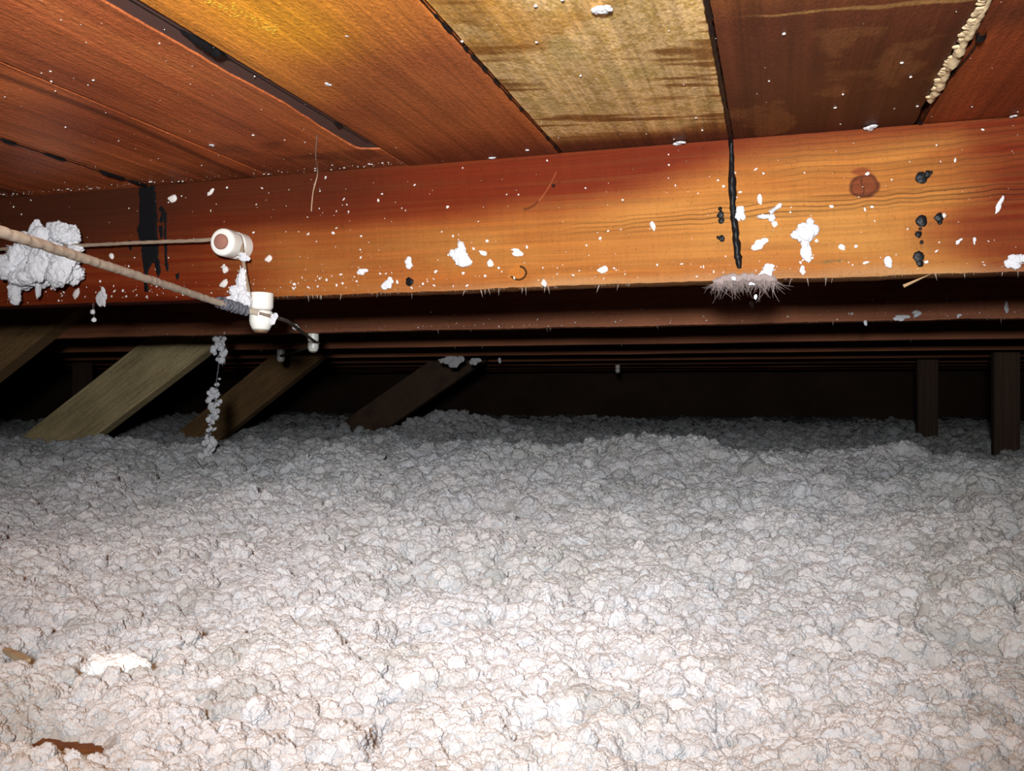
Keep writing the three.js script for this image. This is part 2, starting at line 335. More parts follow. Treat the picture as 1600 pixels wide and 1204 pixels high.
const woolMat = new THREE.MeshStandardMaterial({ vertexColors: true, roughness: 1 });
const lumpMat = new THREE.MeshPhysicalMaterial({ color: 0xffffff, roughness: 1, transmission: 0.12, thickness: 0 });
function blanketGeometry() {
  const zs = []; for (let z = 0.94; z > -0.24; z -= 0.04) zs.push(z);
  for (let d = 0.26; d < 6.24; d *= 1.0048) zs.push(-d); zs.push(-6.24);
  const us = [], IN = 980, OUT = 90; for (let i = 0; i < OUT; i++) us.push([-1, i / OUT]); for (let i = 0; i < IN; i++) us.push([0, i / (IN - 1)]); for (let i = 1; i <= OUT; i++) us.push([1, i / OUT]);
  const W = us.length, H = zs.length, pos = new Float32Array(W * H * 3), col = new Float32Array(W * H * 3), idx = new Uint32Array((W - 1) * (H - 1) * 6);
  for (let j = 0; j < H; j++) {
    const z = zs[j], d = Math.max(0.25, -z), l = Math.max(-4.2, -0.06 - 1.20 * d), r = Math.min(1.9, 0.06 + 0.32 * d);
    for (let i = 0; i < W; i++) {
      const [k, t] = us[i], x = k < 0 ? lerp(-4.24, l, t) : k > 0 ? lerp(r, 1.94, t) : lerp(l, r, t), o = (j * W + i) * 3;
      pos[o] = x; pos[o + 1] = z > -0.22 ? swell(x, z) : ground(x, z); pos[o + 2] = z;
      const c = tint(x, z); col[o] = c[0] * 0.78; col[o + 1] = c[1] * 0.77; col[o + 2] = c[2] * 0.75;
    }
  }
  let q = 0;
  for (let j = 0; j < H - 1; j++) for (let i = 0; i < W - 1; i++) { const a = j * W + i, b = a + 1, c = a + W, e = c + 1; idx[q++] = a; idx[q++] = b; idx[q++] = c; idx[q++] = b; idx[q++] = e; idx[q++] = c; }
  const g = new THREE.BufferGeometry(); g.setAttribute('position', new THREE.BufferAttribute(pos, 3)); g.setAttribute('color', new THREE.BufferAttribute(col, 3)); g.setIndex(new THREE.BufferAttribute(idx, 1)); g.computeVertexNormals(); return g;
}
const insulation = mesh('loose_insulation', blanketGeometry(), woolMat);
tag(insulation, 'thick bed of loose off white blown insulation covering the attic floor', 'insulation', null, 'stuff');

function lumpGeometry(seed, detail, rough = 1) {
  const g = mergeVertices(new THREE.IcosahedronGeometry(1, detail).deleteAttribute('normal').deleteAttribute('uv'), 1e-4), p = g.attributes.position, o = seed * 13.7;
  for (let i = 0; i < p.count; i++) {
    const x = p.getX(i), y = p.getY(i), z = p.getZ(i);
const f1 = n3(x * 1.4 + o, y * 1.4, z * 1.4), f2 = n3(x * 3.1, y * 3.1 + o, z * 3.1), f3 = n3(x * 6.5, y * 6.5, z * 6.5 + o), f4 = n3(x * 13, y * 13 + o, z * 13), f5 = n3(x * 26 + o, y * 26, z * 26);
    const k = 0.30 + rough * (0.36 * f1 + 0.18 * f2 * f2 + 0.16 * f3 + 0.15 * f4 + 0.13 * f5 + 0.32 * dome3(x * 2 + o, y * 2, z * 2, seed) + 0.10 * dome3(x * 5, y * 5 + o, z * 5, seed + 5) - 0.12);
    p.setXYZ(i, x * k, y * k, z * k);
  }
  g.computeVertexNormals(); return g;
}
{ // loose clumps lying on the bed
  const R = rng(4242), VAR = 8, N = 36000, lists = [];
  for (let v = 0; v < VAR; v++) { const m = new THREE.InstancedMesh(lumpGeometry(v + 1, 13, 1.05), lumpMat, N); m.name = numbered('insulation_clump'); m.castShadow = m.receiveShadow = true; m.userData = { kind: 'stuff' }; insulation.add(m); lists.push(m); }
  const q = new THREE.Quaternion(), e = new THREE.Euler(), s = V(1, 1, 1), P = V(0, 0, 0), M = new THREE.Matrix4(), C = new THREE.Color();
  for (let v = 0; v < VAR; v++) for (let i = 0; i < N; i++) {
    const d = 0.28 * Math.exp(R() * Math.log(5.6 / 0.28)), l = -0.10 - 1.18 * d, r = 0.10 + 0.34 * d, x = Math.max(-4.15, Math.min(1.85, lerp(l, r, R()))), z = -d, t = R();
    const size = (d > 1.2 ? 1 + 0.5 * R() : 1) * (0.0010 + 0.0070 * t ** 7 + 0.0020 * R() * R()) * Math.min(2.4, Math.max(0.55, Math.pow(d / 0.7, 0.75)));
    const bare = Math.abs(x + 0.317) < 0.023 && Math.abs(z + 0.335) < 0.011 || d < 1 && (distPath(x, z, crackA) < 0.004 || distPath(x, z, crackB) < 0.003);
    P.set(x, ground(x, z) - size * (0.15 + 0.3 * R()) - (bare ? 0.02 : 0), z); e.set(R() * 6.3, R() * 6.3, R() * 6.3); q.setFromEuler(e); s.set(size * (0.75 + 0.6 * R()), size * (0.7 + 0.4 * R()), size * (0.75 + 0.6 * R()));
    lists[v].setMatrixAt(i, M.compose(P, q, s));
    const c = tint(x, z), k = 0.90 + 0.2 * R(), w = 0.05 * (R() - 0.5); C.setRGB(Math.min(0.9, c[0] * k * (1 + w)), Math.min(0.9, c[1] * k), Math.min(0.9, c[2] * k * (1 - w))); lists[v].setColorAt(i, C);
  }
}

// ---------------------------------------------------------------- lint: tufts, flakes, specks
const lintMat = new THREE.MeshStandardMaterial({ color: new THREE.Color(0.62, 0.615, 0.64), roughness: 1 });
const greyLintMat = new THREE.MeshStandardMaterial({ color: new THREE.Color(0.55, 0.54, 0.55), roughness: 1 });
const speckMat = new THREE.MeshStandardMaterial({ color: new THREE.Color(0.66, 0.60, 0.56), roughness: 1 });
const dustyMat = new THREE.MeshStandardMaterial({ color: new THREE.Color(0.31, 0.24, 0.225), roughness: 1 });
function blob(seed, x, y, z, rx, ry, rz, detail = 9, a = 0) { const g = lumpGeometry(seed, detail, 1.25); g.scale(rx, ry, rz); if (a) g.rotateZ(a); g.translate(x, y, z); return g; }
function wisp(x, y, z, dx, dy, dz, r, seed) {
  const R = rng(seed), L = Math.hypot(dx, dy, dz), c = new THREE.CatmullRomCurve3([V(x, y, z), V(x + dx * 0.4 + (R() - 0.5) * L * 0.3, y + dy * 0.4 + (R() - 0.5) * L * 0.3, z + dz * 0.5), V(x + dx, y + dy, z + dz)]);
  const g = new THREE.TubeGeometry(c, 8, r, 5), p = g.attributes.position;
  for (let i = 0; i < p.count; i++) { const t = Math.floor(i / 6) / 8, q = c.getPoint(Math.min(1, t)), k = 1 - 0.85 * t; p.setXYZ(i, q.x + (p.getX(i) - q.x) * k, q.y + (p.getY(i) - q.y) * k, q.z + (p.getZ(i) - q.z) * k); }
  g.deleteAttribute('uv'); g.computeVertexNormals(); return g;
}
function tuftGeometry(seed, blobs, wisps, aspect = 1) {   // about one unit across, flat against z = 0, standing out towards +z
  const R = rng(seed), gs = []; let x = 0, y = 0;
  for (let i = 0; i < blobs; i++) {
    const r = i ? 0.10 + 0.14 * R() : 0.24; gs.push(blob(seed * 31 + i, x, y * aspect, 0.12 + 0.10 * R(), r * (0.8 + 0.6 * R()), r * (0.7 + 0.6 * R()), r * 0.6, 8, R() * 3));
    const a = R() * 6.283, d = 0.12 + 0.24 * R(); x = clamp(x * 0.6 + Math.cos(a) * d, -0.36, 0.36); y = clamp(y * 0.6 + Math.sin(a) * d, -0.36, 0.36);
  }
  for (let i = 0; i < wisps; i++) { const a = R() * 6.283, d = 0.18 * R(), l = 0.14 + 0.22 * R(); gs.push(wisp(Math.cos(a) * d, Math.sin(a) * d * aspect, 0.1, Math.cos(a) * l, Math.sin(a) * l * aspect, 0.1 * (R() - 0.3), 0.025 + 0.02 * R(), seed * 77 + i)); }
  return mergeGeometries(gs.map((g) => g.index ? g.toNonIndexed() : g));
}
const tuftGeos = []; for (let i = 0; i < 8; i++) tuftGeos.push(tuftGeometry(50 + i, i < 4 ? 9 : 4, i < 4 ? 7 : 4));
const tuftProtos = tuftGeos.map((g) => { const m = new THREE.Mesh(g, lintMat); m.castShadow = m.receiveShadow = true; return m; });
function tuft(x, y, z, w, h, v, label, group, turn = 0, mat = null, lean = 0) {
  const o = tuftProtos[v % 8].clone(); o.name = numbered('lint_tuft'); if (mat) o.material = mat; o.position.set(x, y, z); o.scale.set(w, h, Math.min(w, h) * 0.8); o.rotation.set(lean, 0, turn); scene.add(o);
  return tag(o, label, 'lint', group);
}
const F = faceZ(0) + 0.0004;
{ // the big ones on the near joist's face, one geometry each
  let g = mergeGeometries([blob(1, 0, 0, 0.002, 0.008, 0.010, 0.004), blob(2, 0.004, -0.006, 0.002, 0.008, 0.007, 0.004), blob(3, -0.008, 0.003, 0.002, 0.005, 0.004, 0.003), blob(4, 0.002, 0.010, 0.002, 0.004, 0.007, 0.003, 5, 0.3), blob(5, 0.010, -0.0095, 0.002, 0.005, 0.003, 0.002, 5, 0.3), blob(6, -0.011, 0.005, 0.001, 0.003, 0.003, 0.002), blob(7, -0.001, 0.015, 0.001, 0.0025, 0.003, 0.002)]);
  let o = mesh('lint_tuft', g, lintMat); o.scale.setScalar(0.9); o.position.set(-0.3352, 0.1474, F); tag(o, 'bright white ragged lint tuft mid joist, left of the small lower knot', 'lint');
  g = mergeGeometries([blob(11, 0, 0, 0.003, 0.009, 0.009, 0.005), blob(12, -0.009, -0.002, 0.002, 0.006, 0.004, 0.004), blob(13, 0.008, 0.003, 0.002, 0.006, 0.006, 0.004), blob(14, 0.005, 0.013, 0.002, 0.0035, 0.004, 0.003), blob(15, 0.000, -0.012, 0.002, 0.004, 0.007, 0.003), blob(16, 0.001, -0.022, 0.002, 0.0048, 0.007, 0.003), blob(17, 0.002, -0.028, 0.001, 0.0035, 0.005, 0.002, 5, 0.5)]);
  o = mesh('lint_tuft', g, lintMat); o.scale.setScalar(0.86); o.position.set(0.028, 0.154, F); tag(o, 'white lint tuft with a long tail below, right of the tar drip', 'lint');
  g = mergeGeometries([wisp(-0.011, -0.004, 0.002, 0.010, 0.0005, 0, 0.0018, 3), wisp(0.001, -0.008, 0.002, -0.001, 0.009, 0.001, 0.0022, 4), wisp(0.000, -0.001, 0.002, 0.011, 0.008, 0.001, 0.0030, 5), blob(18, 0.0015, -0.006, 0.002, 0.003, 0.003, 0.002), blob(19, 0.008, 0.005, 0.002, 0.004, 0.002, 0.002, 5, 0.6), blob(20, -0.006, -0.004, 0.002, 0.005, 0.0018, 0.002)].map((q) => q.index ? q.toNonIndexed() : q));
  o = mesh('lint_tuft', g, lintMat); o.position.set(-0.0055, 0.1766, F); tag(o, 'hook shaped white lint wisp between the tar drip and the tailed tuft', 'lint');
}
const onJoist = [
  [-0.0353, 0.1751, 0.0125, 0.0155, 0, 'white lint tuft touching the right side of the narrow tar drip', 0.6],
  [-0.0154, 0.1449, 0.017, 0.011, 1, 'curved white lint tuft below the hook shaped wisp', 0.2],
  [-0.0154, 0.19, 0.007, 0.014, 5, 'thin upright lint wisp above the hook shaped wisp', 0],
  [-0.4551, 0.1357, 0.014, 0.009, 2, 'oval white lint tuft on the joist right of the upright porcelain knob', 0],
  [-0.4237, 0.1206, 0.013, 0.013, 3, 'grey white lint tuft low on the joist beside a black tar spot', 0.4],
  [-0.3968, 0.1421, 0.012, 0.012, 1, 'pale lint tuft above the black tar spot, left of the bright ragged tuft', 0.9],
  [-0.2699, 0.1473, 0.017, 0.010, 4, 'small forked lint tuft just above the small lower knot', -0.4],
  [0.1036, 0.1219, 0.011, 0.015, 5, 'white lint tuft hanging low on the joist, left of the lowest tar spot', 0],
  [0.2136, 0.1203, 0.020, 0.017, 2, 'fluffy white lint tuft at the right end of the joist', 0],
  [0.1994, 0.1688, 0.005, 0.017, 6, 'faint upright lint wisp near the right end of the joist', -0.4],
  [-0.8203, 0.1182, 0.014, 0.026, 3, 'long white lint tuft dangling under the joist, left of the wide tar smear', 0.3],
  [0.1668, 0.1405, 0.010, 0.004, 7, 'slanted rice shaped lint flake right of the tar spots', 0.5],
  [0.1794, 0.1405, 0.004, 0.0075, 7, 'tiny upright lint flake beside the slanted rice shaped flake', 0.2],
  [-0.0105, 0.1145, 0.017, 0.018, 0, 'bluish white lint tuft right beside the hairy dust clump', 0.3],
  [0.0261, 0.1160, 0.006, 0.009, 6, 'small lint tuft on the lower edge straight under the tailed tuft', 0],
];
for (const [x, y, w, h, v, label, turn] of onJoist) tuft(x, y, F, w, h, v, label, 'lint tufts on the near joist', turn);
const flecks = [[-0.5788, 0.1551, 0.0061, 0.0069], [-0.6389, 0.1445, 0.0109, 0.0078], [-0.6407, 0.1274, 0.0093, 0.0093], [-0.1752, 0.1261, 0.0068, 0.0075], [-0.0012, 0.1648, 0.0051, 0.0051], [-0.3089, 0.1498, 0.0056, 0.0056], [-0.7144, 0.2354, 0.0071, 0.0071], [-0.659, 0.2398, 0.0062, 0.0062],
  [0.1531, 0.1643, 0.0036, 0.0049], [-0.1225, 0.1694, 0.0067, 0.0053], [-0.9537, 0.1282, 0.0084, 0.0076], [-0.8604, 0.1227, 0.0082, 0.0066], [-0.9307, 0.2113, 0.0101, 0.0075], [-0.8056, 0.1681, 0.0065, 0.0065], [-0.2396, 0.1142, 0.0069, 0.0055], [-0.3005, 0.138, 0.006, 0.006], [0.084, 0.1225, 0.004, 0.005], [0.062, 0.1385, 0.004, 0.006], [0.075, 0.139, 0.003, 0.006]];
const F1 = faceZ(1) + 0.0006;
tuft(0.1927, 0.1152, F1, 0.024, 0.012, 2, 'flat grey lint tuft on the lower edge of the second joist', 'lint on the second joist');
tuft(0.2153, 0.1188, F1, 0.016, 0.013, 4, 'bright lint tuft on the second joist beside a flat grey one', 'lint on the second joist');
tuft(0.1391, 0.1065, F1, 0.008, 0.012, 5, 'tiny lint tuft hanging under the second joist left of the flat grey one', 'lint on the second joist');
tuft(0.344, 0.1236, F1, 0.007, 0.018, 6, 'thin upright lint wisp at the right end of the second joist', 'lint on the second joist');
tuft(0.2782, 0.1162, F1, 0.010, 0.007, 7, 'small lint fleck right of the bright tuft on the second joist', 'lint on the second joist');
tuft(-0.0382, 0.1407, F1, 0.010, 0.016, 4, 'dim lint fleck on the second joist straight under the hairy dust clump', 'lint on the second joist', 0.3, greyLintMat);
for (const [x, y, w, h, v, l] of [[-1.067, 0.096, 0.062, 0.030, 0, 'left grey lint clump under the fourth joist'], [-1.026, 0.090, 0.056, 0.042, 1, 'drooping middle grey lint clump under the fourth joist'], [-0.960, 0.095, 0.042, 0.030, 2, 'right grey lint clump under the fourth joist, apart from the other two'], [-0.875, 0.093, 0.016, 0.026, 5, 'tiny grey lint fleck under the fourth joist, right of the clumps']]) tuft(x, y, faceZ(3) - 0.012, w, h, v, l, 'lint under the fourth joist', 0, greyLintMat);
const C = HT - 0.0002;
const up = Math.PI / 2;
const onCeiling = [
  [0.0858, -0.9045, 0.012, 0.014, 0, 'white lint tuft caught where the dark board meets the orange joist'],
  [-0.0945, -0.905, 0.013, 0.010, 1, 'white lint tuft where the khaki board meets the joist, left of the tar drip'],
  [-0.2964, -0.905, 0.009, 0.007, 2, 'white lint tuft at the joist under the yellow stained board'],
  [-0.2511, -0.8868, 0.006, 0.006, 5, 'small upright lint tuft on the ceiling left of the khaki board tip'],
  [-0.1102, -0.5695, 0.011, 0.014, 3, 'white lint tuft hanging from the khaki board at the top of the photo'],
  [-0.3544, -0.6491, 0.005, 0.009, 6, 'small oval lint fleck on the yellow stained ceiling board'],
  [-0.5592, -0.776, 0.006, 0.009, 4, 'small lint fleck on the ceiling board left of the open joint'],
  [0.2118, -0.9052, 0.008, 0.006, 7, 'lint fleck where the far right board meets the joist'],
];
for (const [x, z, w, d, v, label] of onCeiling) tuft(x, C, z, w, d, v, label, 'lint on the ceiling', 0, null, up);

function specks(name, count, seed, place, label, mat, smin, smax) {
  const R = rng(seed), m = new THREE.InstancedMesh(lumpGeometry(seed, 2, 1.2), mat, count), q = new THREE.Quaternion(), e = new THREE.Euler(), M = new THREE.Matrix4(), s = V(1, 1, 1);
  m.name = numbered(name); m.castShadow = m.receiveShadow = true;
  for (let i = 0; i < count; i++) { const [p, flat, own] = place(R, i), r = own ?? smin + (smax - smin) * R() ** 3; e.set(0, 0, R() * 6.3); s.set(r * (0.6 + 0.9 * R()), r * (0.5 + 0.6 * R()), r * 0.5); if (flat) { e.set(up, 0, R() * 6.3); } q.setFromEuler(e); m.setMatrixAt(i, M.compose(p, q, s)); }
  scene.add(m); tag(m, label, 'lint', null, 'stuff');
}
specks('lint_specks', 560, 61, (R, i) => { if (i < flecks.length) return [V(flecks[i][0], flecks[i][1], F), false, flecks[i][2] * 0.55]; const left = R(); const x = left < 0.45 ? lerp(-1.0, -0.45, R()) : lerp(-0.55, 0.26, R()); const y = R() < 0.35 ? HB + 0.004 + 0.02 * R() : HB + 0.004 + (HT - HB - 0.01) * R(); return [V(x, y, F), false]; }, 'countless tiny white lint specks sprinkled over the face of the orange joist', speckMat, 0.0003, 0.0016);
specks('lint_specks', 420, 62, (R) => { const t = R(); if (t < 0.35) return [V(lerp(-1.0, -0.35, R()), C, -0.905 + 0.014 * R()), true]; return [V(lerp(-0.95, 0.25, R()), C, lerp(-0.45, -0.9, R())), true]; }, 'countless tiny white lint specks on the ceiling boards and along the joist', speckMat, 0.0003, 0.0016);
specks('lint_specks', 140, 63, (R) => [V(lerp(-1.3, 0.4, R()), HB + 0.004 + (R() < 0.6 ? 0.012 : 0.05) * R(), F1), false], 'tiny pale lint specks along the lower edge of the second joist', speckMat, 0.0005, 0.0020);

// ---------------------------------------------------------------- tar
const tarMat = new THREE.MeshPhysicalMaterial({ color: new THREE.Color(0.006, 0.006, 0.007), roughness: 0.45, specularIntensity: 0.35 });
function ropeGeometry(points, radius, seed, steps) {      // lumpy bead along a path; radius(t)
  const c = new THREE.CatmullRomCurve3(points.map((p) => V(...p)), false, 'centripetal'), N = steps, g = new THREE.TubeGeometry(c, N, 1, 8, false), p = g.attributes.position;
  for (let j = 0; j <= N; j++) { const q = c.getPointAt(j / N), r = radius(j / N); for (let i = 0; i <= 8; i++) { const k = j * 9 + i, f = r * (0.7 + 0.7 * n3(j * 0.45, i % 8 * 1.3, seed)); p.setXYZ(k, q.x + (p.getX(k) - q.x) * f, q.y + (p.getY(k) - q.y) * f, q.z + (p.getZ(k) - q.z) * f); } }
  g.computeVertexNormals(); return g;
}
{
  const pts = [[BX, HT - 0.0003, -0.30], [BX, HT - 0.0003, -0.5], [BX, HT - 0.0003, -0.7], [BX, HT - 0.0003, -0.88], [BX, HT - 0.002, -0.9085], [BX + 0.0002, HT - 0.012, -0.9115], [-0.0424, 0.21, -0.9118], [-0.0412, 0.18, -0.9118], [-0.0395, 0.16, -0.9118], [-0.0372, 0.14, -0.9116], [-0.0354, 0.1215, -0.9116]];
  const g = ropeGeometry(pts, (t) => 0.0012 + 0.0013 * step(0.70, 0.96, t) + (t > 0.985 ? -0.0010 : 0) + 0.0013 * n2(t * 75, 1, 5), 3, 320);
  tag(mesh('tar_drip', g, tarMat), 'narrow black tar drip down the ceiling seam and the joist, right of centre', 'tar');
  const g2 = ropeGeometry([[BX - BW, HT, -0.30], [BX - BW, HT - 0.0002, -0.6], [BX - BW, HT - 0.0002, -0.905]], (t) => 0.0004 + 0.0013 * step(0.60, 0.9, n2(t * 70, 2, 9)), 4, 260);
  tag(mesh('tar_bead', g2, tarMat), 'thin beaded line of tar in the ceiling seam left of the khaki board', 'tar');
  const g3 = mergeGeometries([ropeGeometry([[BX - 4 * BW, HT, -0.4], [BX - 4 * BW, HT, -0.65], [BX - 4 * BW + 0.001, HT - 0.0002, -0.91]], (t) => 0.0006 + 0.0022 * step(0.5, 0.9, n2(t * 30, 7, 9)), 6, 120)]);
  tag(mesh('tar_bead', g3, tarMat), 'black tar line in the far left ceiling seam above the wide smear', 'tar');
  const g4 = ropeGeometry([[BX - 2 * BW - 0.006, HT + 0.001, -0.45], [BX - 2 * BW - 0.005, HT + 0.001, -0.62], [BX - 2 * BW - 0.005, HT + 0.001, -0.82]], (t) => 0.0003 + 0.0036 * step(0.66, 0.9, n2(t * 13 + 1.3, 3, 19)), 8, 160);
  tag(mesh('tar_bead', g4, tarMat), 'black tar blobs inside the wide open ceiling joint', 'tar');
}
function ragged(points, seed, amp, sub) {
  const out = []; for (let i = 0; i < points.length; i++) { const [ax, ay] = points[i], [bx, by] = points[(i + 1) % points.length]; for (let j = 0; j < sub; j++) { const t = j / sub; out.push(new THREE.Vector2(lerp(ax, bx, t) + amp * (n2(i * 9.1 + j * 1.7, 1, seed) - 0.5), lerp(ay, by, t) + amp * (n2(i * 9.1 + j * 1.7, 2, seed) - 0.5))); } } return new THREE.Shape(out);
}
function smear(points, seed, amp, sub, depth) { const g = new THREE.ExtrudeGeometry(ragged(points, seed, amp, sub), { depth, bevelEnabled: true, bevelThickness: 0.0006, bevelSize: 0.0006, bevelSegments: 2 }); return g; }
{
  // traced on the joist's face, millimetres from the seam above: x right, y down from the ceiling
  const mm = (l) => l.map(([x, y]) => [BX - 4 * BW - 0.012 + x / 1000, HT - y / 1000]);
  const gs = [smear(mm([[1, 1], [22, 1], [25, 20], [26, 40], [28, 62], [29, 78], [27, 92], [20, 96], [15, 101], [13, 115], [13, 131], [10, 132], [8, 108], [6, 80], [2, 64], [-2, 55], [2, 46]]), 3, 0.0032, 7, 0.0012),
    smear(mm([[24, 95], [29, 93], [32, 108], [29, 114], [26, 104]]), 4, 0.003, 4, 0.0008), smear(mm([[38, 34], [40, 34], [41, 60], [42, 95], [44, 106], [41, 106], [39, 95], [38.5, 60]]), 5, 0.0018, 5, 0.0006),
    smear(mm([[-14, 66], [-11, 68], [-11, 78], [-14, 75]]), 6, 0.003, 3, 0.0005), smear(mm([[55, 112], [59, 110], [59, 116], [56, 118]]), 7, 0.002, 3, 0.0005), smear(mm([[30, 30], [33, 26], [37, 31], [37, 40], [34, 47], [31, 44], [34, 39], [34, 33]]), 8, 0.0015, 3, 0.0004), smear(mm([[31, 52], [35, 50], [36, 60], [33, 66], [31, 60]]), 9, 0.002, 3, 0.0004)];
  const g = mergeGeometries(gs); g.translate(0, 0, faceZ(0) - 0.0002); tag(mesh('tar_smear', g, tarMat), 'wide black tar smear running down the left part of the joist', 'tar');
}
const spotInfo = [
  [[0.1337, 0.2015, 0.0050], [0.1392, 0.2050, 0.0028], [0.1420, 0.2060, 0.0014]], [[0.1337, 0.1605, 0.0048], [0.1325, 0.1530, 0.0014]], [[0.1487, 0.1627, 0.0036], [0.1495, 0.1580, 0.0018]],
  [[0.1308, 0.1478, 0.0028], [0.1336, 0.1400, 0.0016]], [[0.1310, 0.1264, 0.0046], [0.1320, 0.120, 0.003]], [[-0.0536, 0.1768, 0.0034], [-0.0530, 0.1712, 0.0030], [-0.0540, 0.1830, 0.0020]], [[-0.0524, 0.1532, 0.0030], [-0.0560, 0.1540, 0.0018]], [[-0.3968, 0.1211, 0.0042]],
];
const spotLabels = ['topmost black tar spot right of the round knot, with small specks beside it', 'round black tar spot on the right part of the joist, middle of the dripping column', 'black tar spot alone to the right of the dripping column', 'pair of small black tar spots under the round middle one', 'lowest black tar spot of the column, dusted with lint', 'upper black tar spot just left of the narrow tar drip', 'lower black tar spot just left of the narrow tar drip', 'single black tar spot on the lower joist, left of the bright ragged tuft'];
spotInfo.forEach((l, i) => { const g = mergeGeometries(l.map(([x, y, r], j) => { const q = lumpGeometry(300 + i * 7 + j, 4, 1.1); q.scale(r, r * 1.1, 0.0011); q.translate(x, y, faceZ(0) + 0.0003); return q; })); tag(mesh('tar_spot', g, tarMat), spotLabels[i], 'tar', 'tar spots on the near joist'); });

// pale dried filler in the right-hand seam, amber resin at the top
{
  const m = new THREE.MeshStandardMaterial({ color: new THREE.Color(0.62, 0.46, 0.27), roughness: 0.85 }), R = rng(8), gs = [], X = BX + BW;
  gs.push(ropeGeometry([[X - 0.001, HT, -0.50], [X - 0.001, HT - 0.0005, -0.64], [X - 0.003, HT - 0.001, -0.74], [X - 0.003, HT - 0.001, -0.80], [X - 0.004, HT, -0.838]], (t) => 0.0011 + 0.0022 * step(0.30, 0.7, t) * (0.3 + 1.2 * n2(t * 34, 1, 2)), 12, 160).toNonIndexed());
  for (const g of gs) g.deleteAttribute('uv');
  for (let i = 0; i < 60; i++) { const z = -0.62 - 0.21 * R(); gs.push(blob(500 + i, X - 0.003 - 0.004 * R(), HT - 0.0008, z, 0.0016 + 0.002 * R(), 0.0012, 0.0016 + 0.0025 * R(), 2).toNonIndexed()); }
  tag(mesh('dried_filler', mergeGeometries(gs), m), 'crusty pale tan filler squeezed along the right ceiling seam', 'filler');
  tag(mesh('tar_bead', ropeGeometry([[0.1410, HT, -0.690], [0.1415, HT, -0.715], [0.1395, HT, -0.745], [0.1355, HT, -0.780], [0.1325, HT, -0.83], [0.1325, HT, -0.865], [0.1320, HT, -0.906]], (t) => 0.0006 + 0.0050 * step(0.50, 0.85, n2(t * 11 + 0.6, 3, 29)) * (1 - 0.3 * t), 33, 160), tarMat), 'black tar patches along the pale tan filler in the right ceiling seam', 'tar');
  const amber = new THREE.MeshPhysicalMaterial({ color: new THREE.Color(0.72, 0.40, 0.03), roughness: 0.25, clearcoat: 0.6, clearcoatRoughness: 0.2 }), rs = [];
  for (let i = 0; i < 90; i++) { const t = R(), s = (R() + R() + R() - 1.5) * 0.009; rs.push(blob(700 + i, lerp(-0.356, -0.336, t) + s * 0.7, HT - 0.0002, lerp(-0.482, -0.540, t) + s, 0.0005 + 0.0016 * R(), 0.0007, 0.0005 + 0.0016 * R(), 2)); }
  tag(mesh('resin_beads', mergeGeometries(rs), amber), 'shiny yellow resin beads oozing from the yellow stained ceiling board', 'resin');
}

// ---------------------------------------------------------------- knob and tube wiring
const porcelain = new THREE.MeshPhysicalMaterial({ color: new THREE.Color(0.80, 0.78, 0.72), roughness: 0.35, clearcoat: 0.3, clearcoatRoughness: 0.3 });
const washerMat = new THREE.MeshStandardMaterial({ color: new THREE.Color(0.30, 0.13, 0.09), roughness: 0.8 });
const rustMat = new THREE.MeshStandardMaterial({ color: new THREE.Color(0.22, 0.13, 0.07), roughness: 0.6, metalness: 0.3 });
const clothMat = new THREE.MeshStandardMaterial({ color: new THREE.Color(0.58, 0.47, 0.36), roughness: 1, bumpMap: bumpOf(64, 256, (u, v) => 0.5 + 0.5 * Math.sin(u * 60 + v * 200) * Math.sin(u * 60 - v * 200)), bumpScale: 0.0005 });
const darkClothMat = new THREE.MeshStandardMaterial({ color: new THREE.Color(0.20, 0.15, 0.11), roughness: 1 });
const tapeMat = new THREE.MeshStandardMaterial({ color: new THREE.Color(0.10, 0.10, 0.12), roughness: 0.7 });
const lathe = (pts, n = 40) => new THREE.LatheGeometry(pts.map(([r, y]) => new THREE.Vector2(r, y)), n);
function knobShape(R0, L, taper, parent, nailR) {       // axis +y from the mounted end
  mesh('knob_base', lathe([[0, 0], [R0 * 0.94, 0], [R0, 0.03 * L], [R0, 0.38 * L], [R0 * 0.96, 0.41 * L], [R0 * 0.90, 0.43 * L], [R0 * 0.84, 0.47 * L], [0, 0.47 * L]]), porcelain, parent);
  const e = taper ? [[R0, 0.76 * L], [R0 * 0.93, 0.86 * L], [R0 * 0.78, 0.95 * L], [R0 * 0.70, L], [0, L]] : [[R0, 0.88 * L], [R0 * 0.97, 0.95 * L], [R0 * 0.88, 0.99 * L], [R0 * 0.66, L], [R0 * 0.56, 0.985 * L], [0, 0.98 * L]];
  mesh('knob_cap', lathe([[0, 0.47 * L], [R0 * 0.84, 0.47 * L], [R0 * 0.90, 0.50 * L], [R0 * 0.97, 0.52 * L], [R0, 0.56 * L], ...e]), porcelain, parent);
  const n = mesh('nail_head', lathe([[0, L * 0.97], [nailR, L * 0.97], [nailR, L * 1.0 + R0 * 0.10], [nailR * 0.8, L + R0 * 0.22], [0, L + R0 * 0.26]], 24), taper ? rustMat : washerMat, parent); n.userData = { label: taper ? 'rusty brown nail head' : 'reddish brown disc in the middle of the white end' };
}
const k1 = base('porcelain_knob', -0.6157, 0.1705, faceZ(0)); knobShape(0.0163, 0.041, false, k1, 0.0090); k1.rotation.x = Math.PI / 2;
tag(k1, 'white porcelain knob nailed straight into the joist face, brown centre facing out', 'insulator', 'porcelain wiring knobs');
const k2 = base('porcelain_knob', -0.5806, 0.1135, -0.9005); knobShape(0.0136, 0.0445, true, k2, 0.0086); k2.rotation.x = Math.PI; k2.rotation.z = 0.03;
tag(k2, 'upright white porcelain knob hanging below the near joist, rusty tip down', 'insulator', 'porcelain wiring knobs');
